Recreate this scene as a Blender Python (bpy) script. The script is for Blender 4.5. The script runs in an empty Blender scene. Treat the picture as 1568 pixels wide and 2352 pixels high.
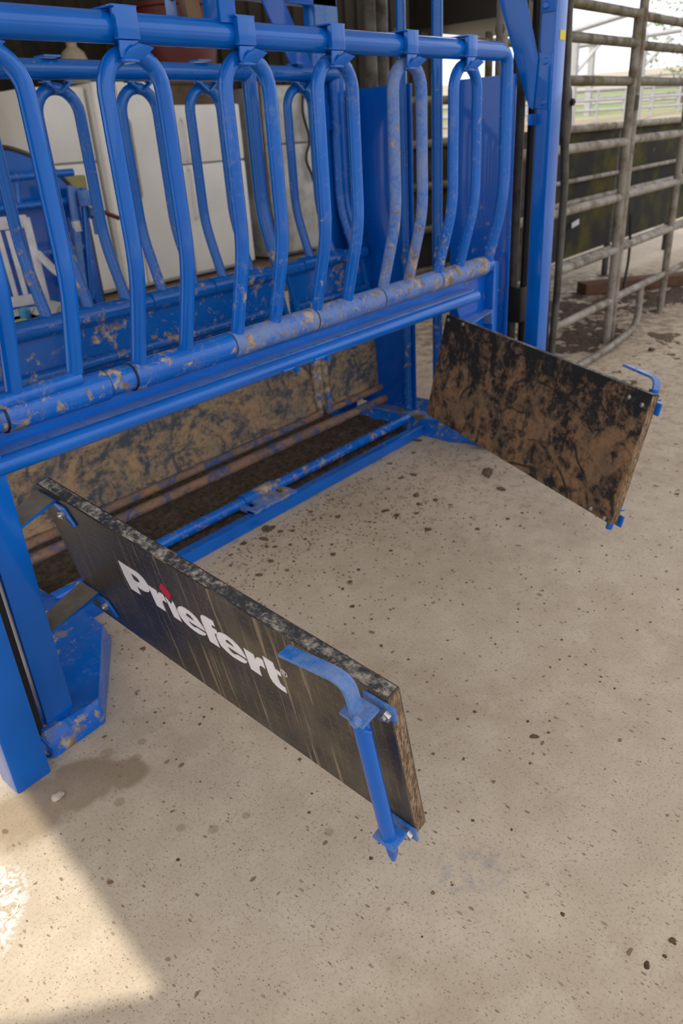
import bpy, bmesh, math, random
from mathutils import Vector, Matrix, noise as mnoise
random.seed(7)
S = bpy.context.scene
COL = S.collection
V = Vector
# ------------------------------------------------------------------ camera
cam_data = bpy.data.cameras.new('camera')
cam_data.sensor_fit = 'VERTICAL'; cam_data.sensor_height = 36.0; cam_data.sensor_width = 24.0
cam_data.lens = 1711.5 / 2352 * 36.0
cam_data.clip_start = 0.02; cam_data.clip_end = 900
cam_data.dof.use_dof = True; cam_data.dof.focus_distance = 1.45; cam_data.dof.aperture_fstop = 4.5
cam = bpy.data.objects.new('camera', cam_data); COL.objects.link(cam)
_r = V((0.63782948, -0.76784584, -0.0598859)); _u = V((0.38226201, 0.24811265, 0.89012127)); _f = V((0.66861746, 0.59063769, -0.45177185))
cam.matrix_world = Matrix(((_r.x, _u.x, -_f.x, 0), (_r.y, _u.y, -_f.y, 0), (_r.z, _u.z, -_f.z, 1.4), (0, 0, 0, 1)))
S.camera = cam
# ------------------------------------------------------------------ sky, sun, exposure
W = bpy.data.worlds.new('sky'); S.world = W; W.use_nodes = True
_bg = W.node_tree.nodes['Background']; _bg.inputs[0].default_value = (0.88, 0.88, 0.94, 1); _bg.inputs[1].default_value = 1.0
SUN = V((-0.60, 0.05, 0.80)).normalized()
sd = bpy.data.lights.new('sun', 'SUN'); sd.energy = 2.2; sd.angle = math.radians(0.32); sd.color = (1.0, 0.93, 0.80)
so = bpy.data.objects.new('sun', sd); COL.objects.link(so)
so.rotation_euler = SUN.to_track_quat('Z', 'Y').to_euler(); so.location = (-6, 0, 9)
S.view_settings.view_transform = 'Standard'; S.view_settings.look = 'None'
S.view_settings.gamma = 1.0; S.view_settings.use_curve_mapping = False
S.view_settings.exposure = 0.78

# ------------------------------------------------------------------ node helpers
class NT:
    def __init__(s, name):
        s.m = bpy.data.materials.new(name); s.m.use_nodes = True
        s.t = s.m.node_tree; s.b = s.t.nodes['Principled BSDF']
        s._pos = None
    def n(s, typ, **kw):
        nd = s.t.nodes.new(typ)
        for k, v in kw.items(): setattr(nd, k, v)
        return nd
    def lk(s, a, b):
        if isinstance(a, (int, float)): b.default_value = a
        elif isinstance(a, tuple): b.default_value = a if len(a) == len(b.default_value) else (a + (1,))
        else: s.t.links.new(a, b)
    @property
    def pos(s):
        if s._pos is None: s._pos = s.n('ShaderNodeNewGeometry').outputs['Position']
        return s._pos
    def uv(s): return s.n('ShaderNodeUVMap').outputs[0]
    def mapv(s, v, scale=(1, 1, 1), rot=(0, 0, 0), loc=(0, 0, 0)):
        nd = s.n('ShaderNodeMapping'); s.lk(v, nd.inputs[0])
        nd.inputs['Scale'].default_value = scale; nd.inputs['Rotation'].default_value = rot; nd.inputs['Location'].default_value = loc
        return nd.outputs[0]
    def noise(s, scale, detail=4, rough=.55, dist=0, v=None, out=0):
        nd = s.n('ShaderNodeTexNoise'); s.lk(v if v is not None else s.pos, nd.inputs['Vector'])
        nd.inputs['Scale'].default_value = scale; nd.inputs['Detail'].default_value = detail
        nd.inputs['Roughness'].default_value = rough; nd.inputs['Distortion'].default_value = dist
        return nd.outputs[out]
    def voro(s, scale, v=None, rand=1.0):
        nd = s.n('ShaderNodeTexVoronoi'); s.lk(v if v is not None else s.pos, nd.inputs['Vector'])
        nd.inputs['Scale'].default_value = scale; nd.inputs['Randomness'].default_value = rand
        return nd.outputs['Distance'], nd.outputs['Color']
    def rng(s, a, lo, hi, o0=0.0, o1=1.0):
        nd = s.n('ShaderNodeMapRange'); nd.interpolation_type = 'SMOOTHSTEP'; nd.clamp = True
        s.lk(a, nd.inputs[0])
        for i, x in enumerate((lo, hi, o0, o1)): nd.inputs[i + 1].default_value = x
        return nd.outputs[0]
    def math(s, op, a, b=0.0):
        nd = s.n('ShaderNodeMath', operation=op); s.lk(a, nd.inputs[0]); s.lk(b, nd.inputs[1]); return nd.outputs[0]
    def mul(s, a, b): return s.math('MULTIPLY', a, b)
    def mx(s, a, b): return s.math('MAXIMUM', a, b)
    def mix(s, f, a, b):
        nd = s.n('ShaderNodeMix', data_type='RGBA'); s.lk(f, nd.inputs[0]); s.lk(a, nd.inputs[6]); s.lk(b, nd.inputs[7]); return nd.outputs[2]
    def sep(s, v):
        nd = s.n('ShaderNodeSeparateXYZ'); s.lk(v, nd.inputs[0]); return nd.outputs
    def bump(s, h, st=.3, d=.01):
        nd = s.n('ShaderNodeBump'); nd.inputs['Strength'].default_value = st; nd.inputs['Distance'].default_value = d
        s.lk(h, nd.inputs['Height']); s.t.links.new(nd.outputs[0], s.b.inputs['Normal'])
    def set(s, col=None, rough=None, metal=None, coat=None):
        if col is not None: s.lk(col, s.b.inputs['Base Color'])
        if rough is not None: s.lk(rough, s.b.inputs['Roughness'])
        if metal is not None: s.lk(metal, s.b.inputs['Metallic'])
        if coat is not None: s.b.inputs['Coat Weight'].default_value = coat; s.b.inputs['Coat Roughness'].default_value = .12
        return s.m

MAT = {}
def blue(name, dust=.2, mud=0., rust=.1, base=(0.0, 0.128, 0.56)):
    k = NT(name)
    n1 = k.noise(13, 8, .68); n2 = k.noise(75, 5, .6); n3 = k.noise(24, 9, .68, .5); n4 = k.noise(5, 3)
    var = k.mix(k.rng(k.noise(3, 3), .35, .7), base, (0.0, base[1] * .82, base[2] * .86))
    dm = k.mul(k.rng(k.math('ADD', k.mul(n1, .6), k.mul(n2, .4)), .72 - .42 * dust, .92 - .30 * dust), min(.62, .10 + dust * .55))
    c = k.mix(dm, var, (.27, .32, .42))
    mm = 0.0
    if mud > 0:
        mm = k.rng(k.math('ADD', k.math('ADD', k.mul(n3, .7), k.mul(n4, .3)), k.rng(k.sep(k.pos)[2], 1.35, .80, -.035, .03)), .69 - .27 * mud, .76 - .25 * mud)
        c = k.mix(mm, c, k.mix(k.rng(k.noise(32, 5), .35, .65), (.17, .125, .08), (.44, .36, .26)))
    rm = k.rng(k.noise(34, 6, .7), .74 - .1 * rust, .77 - .1 * rust)
    c = k.mix(rm, c, (.11, .05, .02))
    ro = k.mx(k.mx(k.mul(dm, .95), mm), k.mul(rm, .8))
    k.set(c, k.rng(ro, 0, .7, .22, .8), None, None)
    k.lk(k.rng(ro, 0, .5, .38, .0), k.b.inputs['Coat Weight']); k.b.inputs['Coat Roughness'].default_value = .05; k.b.inputs['Specular IOR Level'].default_value = .25
    k.bump(k.math('ADD', k.mul(mm, .5), k.mul(k.noise(120, 2), .08)), .2, .004)
    MAT[name] = k.m
blue('blue_paint', .10, 0, .12)
blue('blue_paint_worn', .55, .46, .25)
blue('blue_paint_dusty', 1.0, .64, .3)
blue('blue_paint_shabby', .45, .46, .5, (0.0, .11, .46))
blue('blue_paint_muddy', .6, .95, .5)
blue('blue_sheet', .15, .30, .5, (0.0, .095, .50))
blue('blue_pale', .9, .05, .12, (.02, .155, .54))

def plain(name, col, rough=.6, metal=0., var=.25, sc=8, bump=0., bsc=40):
    k = NT(name)
    c2 = tuple(x * (1 - var) for x in col)
    k.set(k.mix(k.rng(k.noise(sc, 6, .6), .35, .68), col, c2), rough, metal)
    if bump: k.bump(k.noise(bsc, 5), bump, .01)
    MAT[name] = k.m
plain('black_steel', (.018, .016, .014), .5)
plain('black_rubber', (.012, .012, .012), .75)
plain('dusty_steel', (.20, .175, .14), .85, 0, .3, 14)
plain('bolt_steel', (.55, .54, .50), .32, .9, .2, 60)
plain('roof_metal', (.72, .70, .66), .6)  # roof underside made pale to bounce more light below
plain('timber', (.20, .13, .08), .8, 0, .4, 10)
plain('white_plastic', (.60, .61, .65), .4)
plain('white_enamel', (.80, .80, .77), .38, 0, .10, 2)
plain('grey_enamel', (.58, .58, .55), .5, 0, .45, 4)
plain('white_steel', (.40, .40, .41), .5, 0, .15)
plain('red_plastic', (.11, .012, .010), .5)
plain('yellow_sticker', (.75, .62, .01), .5, 0, .1)
plain('decal_white', (.82, .80, .81), .45, 0, .08, 30)
plain('decal_red', (.52, .018, .035), .45, 0, .1, 30)
plain('olive_plastic', (.30, .27, .08), .5)
plain('leaf', (.13, .19, .04), .6, 0, .5, 3)
plain('bark', (.12, .09, .06), .9)
plain('cardboard', (.12, .075, .04), .8, 0, .4)
plain('cream_plastic', (.36, .31, .22), .5)
plain('cyan_plastic', (.05, .25, .45), .4)
plain('lime_plastic', (.45, .55, .02), .4)
plain('hose_rubber', (.01, .01, .01), .5)
plain('limestone', (.62, .52, .45), .8, 0, .2, 60, .4, 90)
plain('plank_red', (.14, .065, .035), .85, 0, .4)

def pipe(name, a, b, c, rust=.2, rough=.45):
    k = NT(name)
    col = k.mix(k.rng(k.noise(7, 7, .65), .42, .66), a, b)
    col = k.mix(k.rng(k.noise(16, 6, .7), .68 - .15 * rust, .76 - .15 * rust), col, c)
    k.set(col, k.rng(k.noise(14, 4), .3, .7, rough, rough + .35), .1); k.bump(k.noise(60, 4), .15, .003)
    MAT[name] = k.m
pipe('weathered_pipe', (.25, .23, .195), (.12, .098, .06), (.22, .10, .045), .45)
pipe('mossy_pipe', (.13, .115, .07), (.065, .052, .018), (.13, .06, .025), .35)
pipe('dark_pipe', (.075, .068, .058), (.035, .028, .022), (.10, .055, .03), .3)

# corrugated wall steel
k = NT('wall_steel'); k.set(k.mix(k.rng(k.noise(2.2, 5), .35, .7), (.030, .023, .013), (.014, .011, .007)), .7, 0.); k.b.inputs['Specular IOR Level'].default_value = .15; MAT['wall_steel'] = k.m
# dark sheeted alley side with green-brown algae
k = NT('dark_sheet')
c = k.mix(k.rng(k.noise(2.6, 6, .6), .45, .72), (.030, .030, .028), (.085, .075, .018))
k.set(k.mix(k.rng(k.noise(9, 6), .62, .75), c, (.09, .075, .05)), .85); k.b.inputs['Specular IOR Level'].default_value = .12; MAT['dark_sheet'] = k.m

# rubbed black plastic board with drips (uses the board's own s,t coordinates)
k = NT('black_board'); uv = k.uv()
st = k.noise(1, 3, .5, 0, k.mapv(uv, (75, 1.1, 1), (0, 0, -.012)))
st2 = k.noise(1, 2, .5, 0, k.mapv(uv, (190, 2.2, 1)))
streak = k.mx(k.mul(k.rng(st, .58, .67), .55), k.mul(k.rng(st2, .57, .72), .32))
u_, v_ = k.sep(uv)[0], k.sep(uv)[1]
streak = k.mul(streak, k.rng(u_, .10, .55, .25, 1.0))
d1, c1 = k.voro(260, None); sp = k.mul(k.rng(d1, .24, .14), k.rng(k.sep(c1)[0], .55, .6))
base = k.mix(k.rng(k.noise(3.2, 5), .38, .7), (.018, .017, .016), (.042, .034, .024))
base = k.mix(k.mul(k.rng(u_, .25, .75), k.rng(k.noise(6, 4), .3, .8)), base, (.125, .098, .066))
base = k.mix(k.mul(k.rng(k.noise(2.4, 3, .5, 0, k.mapv(k.pos, loc=(3, 1, 2))), .55, .7), .7), base, (.008, .011, .032))
c = k.mix(streak, base, (.36, .27, .17)); c = k.mix(k.mul(sp, .75), c, (.42, .32, .22))
k.set(c, k.rng(streak, 0, .5, .42, .8)); MAT['black_board'] = k.m
# scuffed dusty top edge of the board
k = NT('board_edge')
sc_ = k.noise(1, 5, .6, .8, k.mapv(k.pos, (90, 22, 60)))
c = k.mix(k.rng(k.math('ADD', k.mul(k.noise(55, 7, .75), .65), k.mul(k.noise(9, 4), .35)), .47, .64), (.030, .033, .038), (.40, .36, .29))
c = k.mix(k.mul(k.rng(sc_, .56, .68), .55), c, (.34, .31, .27))
k.set(c, .75); k.bump(k.noise(70, 5), .3, .004); MAT['board_edge'] = k.m
# rough fibrous sawn end
k = NT('board_end')
f_ = k.noise(1, 6, .7, .5, k.mapv(k.pos, (160, 160, 45)))
c = k.mix(k.rng(f_, .38, .66), (.11, .068, .034), (.44, .30, .175)); k.set(c, .9); k.bump(f_, .9, .008); MAT['board_end'] = k.m
# mud smeared sheet
def mudsheet(name, under, mud1, mud2, cov=.5, topdark=0.):
    k = NT(name)
    uvv = k.uv()
    a = k.noise(1, 6, .62, 1.4, k.mapv(k.pos, (6, 9, 8), (.3, .7, .2)))
    b = k.noise(1, 5, .6, .6, k.mapv(k.pos, (16, 55, 48), (.5, .2, 1.0)))
    c = k.noise(1, 5, .6, .6, k.mapv(k.pos, (52, 17, 46), (1.1, .6, .3)))
    g = k.math('ADD', k.mul(a, .58), k.math('ADD', k.mul(b, .22), k.mul(c, .20)))
    if topdark:
        t = k.sep(uvv)[1]
        g = k.math('SUBTRACT', g, k.rng(k.math('ADD', t, k.mul(k.noise(5, 3), .28)), .18, .62, topdark, 0.0))
    g = k.math('ADD', k.mul(g, .8), k.mul(k.noise(48, 6, .7), .2)); m = k.rng(g, .52 - .12 * cov, .625 - .09 * cov)
    mc = k.mix(k.rng(k.noise(7, 6, .6), .4, .66), mud1, mud2)
    mc = k.mix(k.mul(k.rng(k.noise(55, 4), .45, .7), .5), mc, tuple(x * .45 for x in mud1))
    col = k.mix(k.mul(m, .95), under, mc)
    # curved hoof scrapes
    w = k.n('ShaderNodeTexWave', wave_type='RINGS', rings_direction='SPHERICAL')
    k.lk(k.mapv(k.pos, (1, 1, 1), (0, 0, 0), (-2.35, -1.2, -.1)), w.inputs[0]); w.inputs['Scale'].default_value = 3.1; w.inputs['Distortion'].default_value = 5; w.inputs['Detail'].default_value = 2; w.inputs['Detail Scale'].default_value = 1.2
    scr = k.mul(k.rng(w.outputs['Fac'], .955, .99), k.rng(k.noise(6, 2, .5, 0, k.mapv(k.pos, loc=(5, 5, 5))), .47, .56))
    col = k.mix(k.mul(scr, .8), col, under)
    k.set(col, .82); k.bump(k.mul(g, m), .5, .008); MAT[name] = k.m
mudsheet('muddy_board', (.010, .0105, .011), (.29, .165, .085), (.19, .125, .072), .85, .10)
mudsheet('muddy_sheet', (.055, .072, .095), (.42, .28, .15), (.30, .235, .155), .8)
mudsheet('muddy_pipe', (.03, .085, .24), (.32, .18, .095), (.20, .135, .08), 1.0)
# loose dark soil
k = NT('soil'); h_ = k.noise(45, 7, .7)
k.set(k.mix(k.rng(h_, .35, .68), (.040, .028, .017), (.15, .10, .062)), .95); k.bump(h_, .9, .02); MAT['soil'] = k.m
k = NT('manure'); h_ = k.noise(80, 6, .7)
k.set(k.mix(k.rng(h_, .35, .66), (.085, .058, .03), (.23, .165, .095)), .95); k.bump(h_, 1., .01); MAT['manure'] = k.m

# concrete slab
k = NT('concrete'); P = k.pos
c = k.mix(k.rng(k.noise(1.7, 6, .6), .34, .68), (.60, .51, .39), (.505, .415, .305))
c = k.mix(k.mul(k.rng(k.noise(9, 6, .65), .40, .68), .55), c, (.69, .605, .465))
c = k.mix(k.mul(k.rng(k.noise(140, 4, .7), .50, .70), .55), c, (.33, .245, .165))
c = k.mix(k.mul(k.rng(k.noise(1, 4, .6, 0, k.mapv(P, (230, 70, 1), (0, 0, .6))), .58, .70), .5), c, (.30, .215, .14))
def chips(c, scale, dens, size, st, stretch=(1, 1, 1), rot=0.):
    d, cc = k.voro(scale, k.mapv(P, stretch, (0, 0, rot)))
    s = k.sep(cc)
    d = k.math('ADD', d, k.mul(k.noise(scale * 2.2, 3), .34))
    lim = k.math('ADD', k.mul(k.math('POWER', s[1], 2.5), size * 1.7), size * .35 + .13)
    m = k.mul(k.rng(k.math('SUBTRACT', lim, d), -.02, .05), k.rng(s[0], 1 - dens, 1 - dens + .01))
    cc2 = k.mix(k.rng(s[2], .45, .5), (.20, .12, .065), (.075, .075, .08))
    cc2 = k.mix(k.rng(s[2], .84, .86), cc2, (.55, .40, .25))
    cc2 = k.mix(k.rng(s[2], .70, .74), cc2, (.30, .22, .15))
    return k.mix(k.mul(m, st), c, cc2)
c = chips(c, 260, .62, .24, .65, (1, .6, 1), .4)
c = chips(c, 120, .26, .22, .75, (1, .5, 1), -.5)
c = chips(c, 55, .08, .20, .85, (.6, 1, 1), .9)
c = chips(c, 27, .045, .18, .92, (1, .65, 1), .2)
# damp spots, each with its own place and outline
sx, sy = k.sep(P)[0], k.sep(P)[1]
wob = k.math('SUBTRACT', k.noise(11, 4), .5)
def spot(x, y, rx, ry, rot=0., soft=.25, w=.5):
    ca, sa = math.cos(rot), math.sin(rot)
    dx, dy = k.math('SUBTRACT', sx, x), k.math('SUBTRACT', sy, y)
    a = k.math('DIVIDE', k.math('ADD', k.mul(dx, ca), k.mul(dy, sa)), rx)
    b = k.math('DIVIDE', k.math('SUBTRACT', k.mul(dy, ca), k.mul(dx, sa)), ry)
    r = k.math('SQRT', k.math('ADD', k.mul(a, a), k.mul(b, b)))
    return k.rng(k.math('ADD', r, k.mul(wob, w)), 1 + soft, 1 - soft)
damp = None
for a in ((.575, 1.42, .10, .085, -.4, .18, 1.2), (.45, 1.45, .11, .10, .5, .3, 1.2), (.655, 1.36, .055, .05, -.5, .2, .8)):
    m = spot(*a); damp = m if damp is None else k.mx(damp, m)
c = k.mix(k.mul(damp, .62), c, (.25, .175, .095))
dots = None
for x, y, r in ((.668, 1.46, .018), (.706, 1.383, .013), (.592, 1.296, .013), (.633, 1.116, .012), (.676, 1.052, .012), (.749, 1.02, .010), (.829, .835, .011), (.75, 1.42, .012)):
    m = spot(x, y, r, r, 0, .25, .5); dots = m if dots is None else k.mx(dots, m)
c = k.mix(k.mul(dots, .5), c, (.30, .21, .115))
paint = k.mul(spot(.255, 1.27, .09, .055, .9, .6, 2.2), k.rng(k.noise(38, 5, .6, 2.0), .47, .53))
c = k.mix(paint, c, (.80, .78, .74))
bl = k.mul(spot(.935, .53, .085, .055, -.6, .7, 2.), k.rng(k.noise(26, 7, .7), .44, .62))
c = k.mix(k.mul(bl, .4), c, (.22, .25, .30))
# trodden dirt by the chute, and thick dirt beyond it
d1_ = k.mx(spot(2.0, 2.0, 1.15, .36, -.05, .6, .9), spot(2.6, 1.75, .75, .5, -.2, .8, .9))
dm = k.mul(d1_, k.rng(k.noise(24, 7, .72), .53, .66))
c = k.mix(k.mul(dm, .75), c, (.17, .12, .07))
c = k.mix(k.mul(d1_, .25), c, (.34, .26, .175))
d2_ = k.mx(spot(5.9, 2.7, 1.9, .95, .05, .35, 1.0), spot(3.2, 3.6, 1.6, 1.0, 0, .5, .8))
dm2 = k.mul(d2_, k.rng(k.noise(9, 7, .7), .36, .58))
c = k.mix(k.mul(dm2, .88), c, (.12, .085, .055))
d3_ = spot(5.0, 1.7, 2.4, .9, .12, .6, 1.)
c = k.mix(k.mul(d3_, k.mul(k.rng(k.noise(16, 7, .7), .46, .64), .6)), c, (.24, .165, .10))
k.set(c, k.rng(damp, 0, 1, .82, .55)); k.bump(k.noise(120, 6, .7), .22, .003); MAT['concrete'] = k.m

# open ground
k = NT('field'); sx, sy = k.sep(k.pos)[0], k.sep(k.pos)[1]
dd = k.math('SQRT', k.math('ADD', k.mul(sx, sx), k.mul(sy, sy)))
c = k.mix(k.rng(k.noise(.25, 5), .4, .62), (.26, .205, .14), (.32, .27, .19))
gr = k.mul(k.mul(k.rng(dd, 26, 31), k.rng(dd, 62, 50)), k.rng(k.noise(.13, 4), .36, .5))
c = k.mix(gr, c, (.15, .20, .06))
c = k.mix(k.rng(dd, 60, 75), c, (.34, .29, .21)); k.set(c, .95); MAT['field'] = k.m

# ------------------------------------------------------------------ mesh helpers
class MB:
    def __init__(s): s.v = []; s.f = []; s.mi = []; s.uv = {}
    def add(s, vs, fs, mi=0):
        o = len(s.v); s.v += [V(p) for p in vs]
        for f in fs: s.f.append([i + o for i in f]); s.mi.append(mi)
        return s
    def box(s, x0, x1, y0, y1, z0, z1, mi=0):
        return s.add([(x0, y0, z0), (x1, y0, z0), (x1, y1, z0), (x0, y1, z0), (x0, y0, z1), (x1, y0, z1), (x1, y1, z1), (x0, y1, z1)],
                     [(0, 3, 2, 1), (4, 5, 6, 7), (0, 1, 5, 4), (1, 2, 6, 5), (2, 3, 7, 6), (3, 0, 4, 7)], mi)
    def obox(s, c, a, b, d, mi=0):       # centre and three half-axes
        c, a, b, d = V(c), V(a), V(b), V(d)
        if a.cross(b).dot(d) < 0: a = -a
        p = [c + a * i + b * j + d * l for l in (-1, 1) for i, j in ((-1, -1), (1, -1), (1, 1), (-1, 1))]
        return s.add(p, [(0, 3, 2, 1), (4, 5, 6, 7), (0, 1, 5, 4), (1, 2, 6, 5), (2, 3, 7, 6), (3, 0, 4, 7)], mi)
    def prism(s, poly, vec, mi=0):
        poly = [V(p) for p in poly]; vec = V(vec); n = len(poly)
        nrm = V((0, 0, 0))
        for i in range(n): nrm += poly[i].cross(poly[(i + 1) % n])
        if nrm.dot(vec) < 0: poly.reverse()
        vs = poly + [p + vec for p in poly]
        fs = [tuple(range(n - 1, -1, -1)), tuple(range(n, 2 * n))] + [(i, (i + 1) % n, n + (i + 1) % n, n + i) for i in range(n)]
        return s.add(vs, fs, mi)
    def tube(s, pts, r, seg=14, caps=True, mi=0):
        pts = [V(p) for p in pts]; n = len(pts)
        rs = r if isinstance(r, (list, tuple)) else [r] * n
        tg = [((pts[min(i + 1, n - 1)] - pts[i]).normalized() + (pts[i] - pts[max(i - 1, 0)]).normalized()).normalized() for i in range(n)]
        up = V((0, 0, 1)) if abs(tg[0].z) < .9 else V((0, 1, 0))
        a = tg[0].cross(up).normalized(); vs = []
        for i in range(n):
            a = (a - tg[i] * a.dot(tg[i])).normalized(); b = tg[i].cross(a)
            k_ = 1.0
            if 0 < i < n - 1:
                cs = (pts[i + 1] - pts[i]).normalized().dot(tg[i]); k_ = 1 / max(cs, .6)
            for j in range(seg):
                t = 2 * math.pi * j / seg; vs.append(pts[i] + (a * math.cos(t) + b * math.sin(t)) * rs[i])
        fs = [(i * seg + j, i * seg + (j + 1) % seg, (i + 1) * seg + (j + 1) % seg, (i + 1) * seg + j) for i in range(n - 1) for j in range(seg)]
        if caps: fs += [tuple(range(seg - 1, -1, -1)), tuple((n - 1) * seg + j for j in range(seg))]
        return s.add(vs, fs, mi)
    def lathe(s, c, prof, seg=20, mi=0):
        c = V(c); vs = []; n = len(prof)
        for r, z in prof:
            for j in range(seg):
                t = 2 * math.pi * j / seg; vs.append(c + V((r * math.cos(t), r * math.sin(t), z)))
        fs = [(i * seg + j, i * seg + (j + 1) % seg, (i + 1) * seg + (j + 1) % seg, (i + 1) * seg + j) for i in range(n - 1) for j in range(seg)]
        fs += [tuple(range(seg - 1, -1, -1)), tuple((n - 1) * seg + j for j in range(seg))]
        return s.add(vs, fs, mi)
    def hexnut(s, c, ax, r, h, mi=0):
        c, ax = V(c), V(ax).normalized(); a = ax.orthogonal().normalized(); b = ax.cross(a)
        s.prism([c + (a * math.cos(t) + b * math.sin(t)) * r for t in [i * math.pi / 3 for i in range(6)]], ax * h, mi)
        return s.tube([c + ax * h, c + ax * h * 1.5], [r * .5, r * .42], 8, True, mi)
    def lump(s, c, rad, seed, flat=.6, mi=0, sub=2):
        bm = bmesh.new(); bmesh.ops.create_icosphere(bm, subdivisions=sub, radius=1.0)
        off = V((seed * 3.1, seed * 1.7, seed * .9)); vs = []
        for v in bm.verts:
            k_ = 1 + .55 * mnoise.noise(v.co * 1.3 + off) + .3 * mnoise.noise(v.co * 3.1 + off)
            p = v.co * k_ * rad; vs.append(V(c) + V((p.x, p.y, max(p.z * flat, -rad * .28))))
        fs = [[v.index for v in f.verts] for f in bm.faces]; bm.free()
        return s.add(vs, fs, mi)
def fillet(pts, r, n=7):
    pts = [V(p) for p in pts]; out = [pts[0]]
    for i in range(1, len(pts) - 1):
        p, a, b = pts[i], (pts[i - 1] - pts[i]), (pts[i + 1] - pts[i])
        ri = r[i - 1] if isinstance(r, (list, tuple)) else r
        t = min(ri, a.length * .49, b.length * .49); p0, p1 = p + a.normalized() * t, p + b.normalized() * t
        for j in range(n + 1):
            u = j / n; out.append(p0 * (1 - u) ** 2 + p * 2 * u * (1 - u) + p1 * u * u)
    out.append(pts[-1]); return out

def mesh_of(mb, name, bevel=0., seg=2):
    me = bpy.data.meshes.new(name)
    lo = V((min(p.x for p in mb.v), min(p.y for p in mb.v), min(p.z for p in mb.v)))
    hi = V((max(p.x for p in mb.v), max(p.y for p in mb.v), max(p.z for p in mb.v)))
    c = V(((lo.x + hi.x) / 2, (lo.y + hi.y) / 2, lo.z))
    me.from_pydata([p - c for p in mb.v], [], mb.f)
    for p, i in zip(me.polygons, mb.mi): p.material_index = i; p.use_smooth = True
    if bevel:
        bm = bmesh.new(); bm.from_mesh(me)
        es = [e for e in bm.edges if e.is_manifold and e.calc_face_angle(0) > .6]
        bmesh.ops.bevel(bm, geom=es, offset=bevel, segments=seg, affect='EDGES', profile=.6, clamp_overlap=True)
        for f in bm.faces: f.smooth = True
        bm.to_mesh(me); bm.free()
    me.set_sharp_from_angle(angle=math.radians(38))
    return me, c
def obj(name, mb, mats, parent=None, bevel=0., label=None, cat=None, group=None, kind=None):
    me, c = mesh_of(mb, name, bevel)
    for m in (mats if isinstance(mats, (list, tuple)) else [mats]): me.materials.append(MAT[m])
    o = bpy.data.objects.new(name, me); COL.objects.link(o)
    o['_w'] = list(c)
    if parent is None: o.location = c
    else:
        o.parent = parent; o.location = c - V(parent['_w'])
    for k_, v_ in (('label', label), ('category', cat), ('group', group), ('kind', kind)):
        if v_: o[k_] = v_
    return o
def thing(name, label, cat, loc=(0, 0, 0), group=None, kind=None):
    o = bpy.data.objects.new(name, None); COL.objects.link(o); o.location = loc; o['_w'] = list(loc); o.empty_display_size = .1
    for k_, v_ in (('label', label), ('category', cat), ('group', group), ('kind', kind)):
        if v_: o[k_] = v_
    return o

# ================================================================== SETTING
obj('floor', MB().box(-7, 11, -7, 7.0, -.15, 0), 'concrete', kind='structure')
m = MB(); rings = [0.5, 6, 13, 16, 20, 26, 34, 46, 62, 85, 120, 170, 240, 330]
def gz(d): return -.16 if d < 13 else (-.16 + (d - 13) * .112 if d < 26 else 1.296 + (d - 26) * .047)
vs = []; n = 72
for d in rings:
    for j in range(n):
        t = 2 * math.pi * j / n; vs.append((d * math.cos(t), d * math.sin(t), gz(d)))
m.add(vs, [(i * n + j, (i + 1) * n + j, (i + 1) * n + (j + 1) % n, i * n + (j + 1) % n) for i in range(len(rings) - 1) for j in range(n)])
obj('ground', m, 'field', kind='structure')
# unseen roof, outline notched so its left edge and corner throw the slab's shade line
RZ = 5.2
kx, ky = SUN.x / SUN.z * RZ, SUN.y / SUN.z * RZ
rp = [(.362 + kx, .795 + ky), (1.30 + kx, 7.6 + ky), (8.6, 8.0), (8.6, -2.4), (-8.0, -2.4), (-8.0, .832 + ky + .855 * (8.0 + .352 + kx))]
obj('ceiling', MB().prism([(x, y, RZ) for x, y in rp], (0, 0, .12)), 'roof_metal', kind='structure')
for i, (x, y) in enumerate(((-7.8, -2.2), (8.4, -2.2), (-2.6, 7.6), (8.4, 7.6), (-7.8, 3.6))):
    obj('trim_%d' % (i + 1), MB().box(x - .08, x + .08, y - .08, y + .08, 0, RZ), 'timber', kind='structure', bevel=.006)
# back wall of ribbed steel sheets
wall = thing('wall_back', None, None, (4, 6.6, 0), kind='structure')
x = -2.4; 
while x < 9.5:
    prof = []
    for q in range(4):
        b = x + q * .225
        prof += [(b, 0), (b + .135, 0), (b + .155, -.022), (b + .205, -.022), (b + .225, 0)]
    poly = [(p, 6.6 + d) for p, d in prof]
    mm = MB(); nn = len(poly)
    vs = [(a, b, 0) for a, b in poly] + [(a, b, RZ) for a, b in poly] + [(a, b + .004, 0) for a, b in poly] + [(a, b + .004, RZ) for a, b in poly]
    fs = [(i, i + 1, nn + i + 1, nn + i) for i in range(nn - 1)] + [(2 * nn + i + 1, 2 * nn + i, 3 * nn + i, 3 * nn + i + 1) for i in range(nn - 1)]
    mm.add(vs, fs); obj('wall_sheet', mm, 'wall_steel', wall); x += .9
obj('trim_6', MB().box(2.2, 6.8, 5.5, 6.55, 0, .29), 'timber', kind='structure', bevel=.01)
obj('trim_7', MB().box(8.0, 9.6, 4.5, 5.6, 2.36, 2.75), 'black_steel', kind='structure', bevel=.01)

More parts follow.
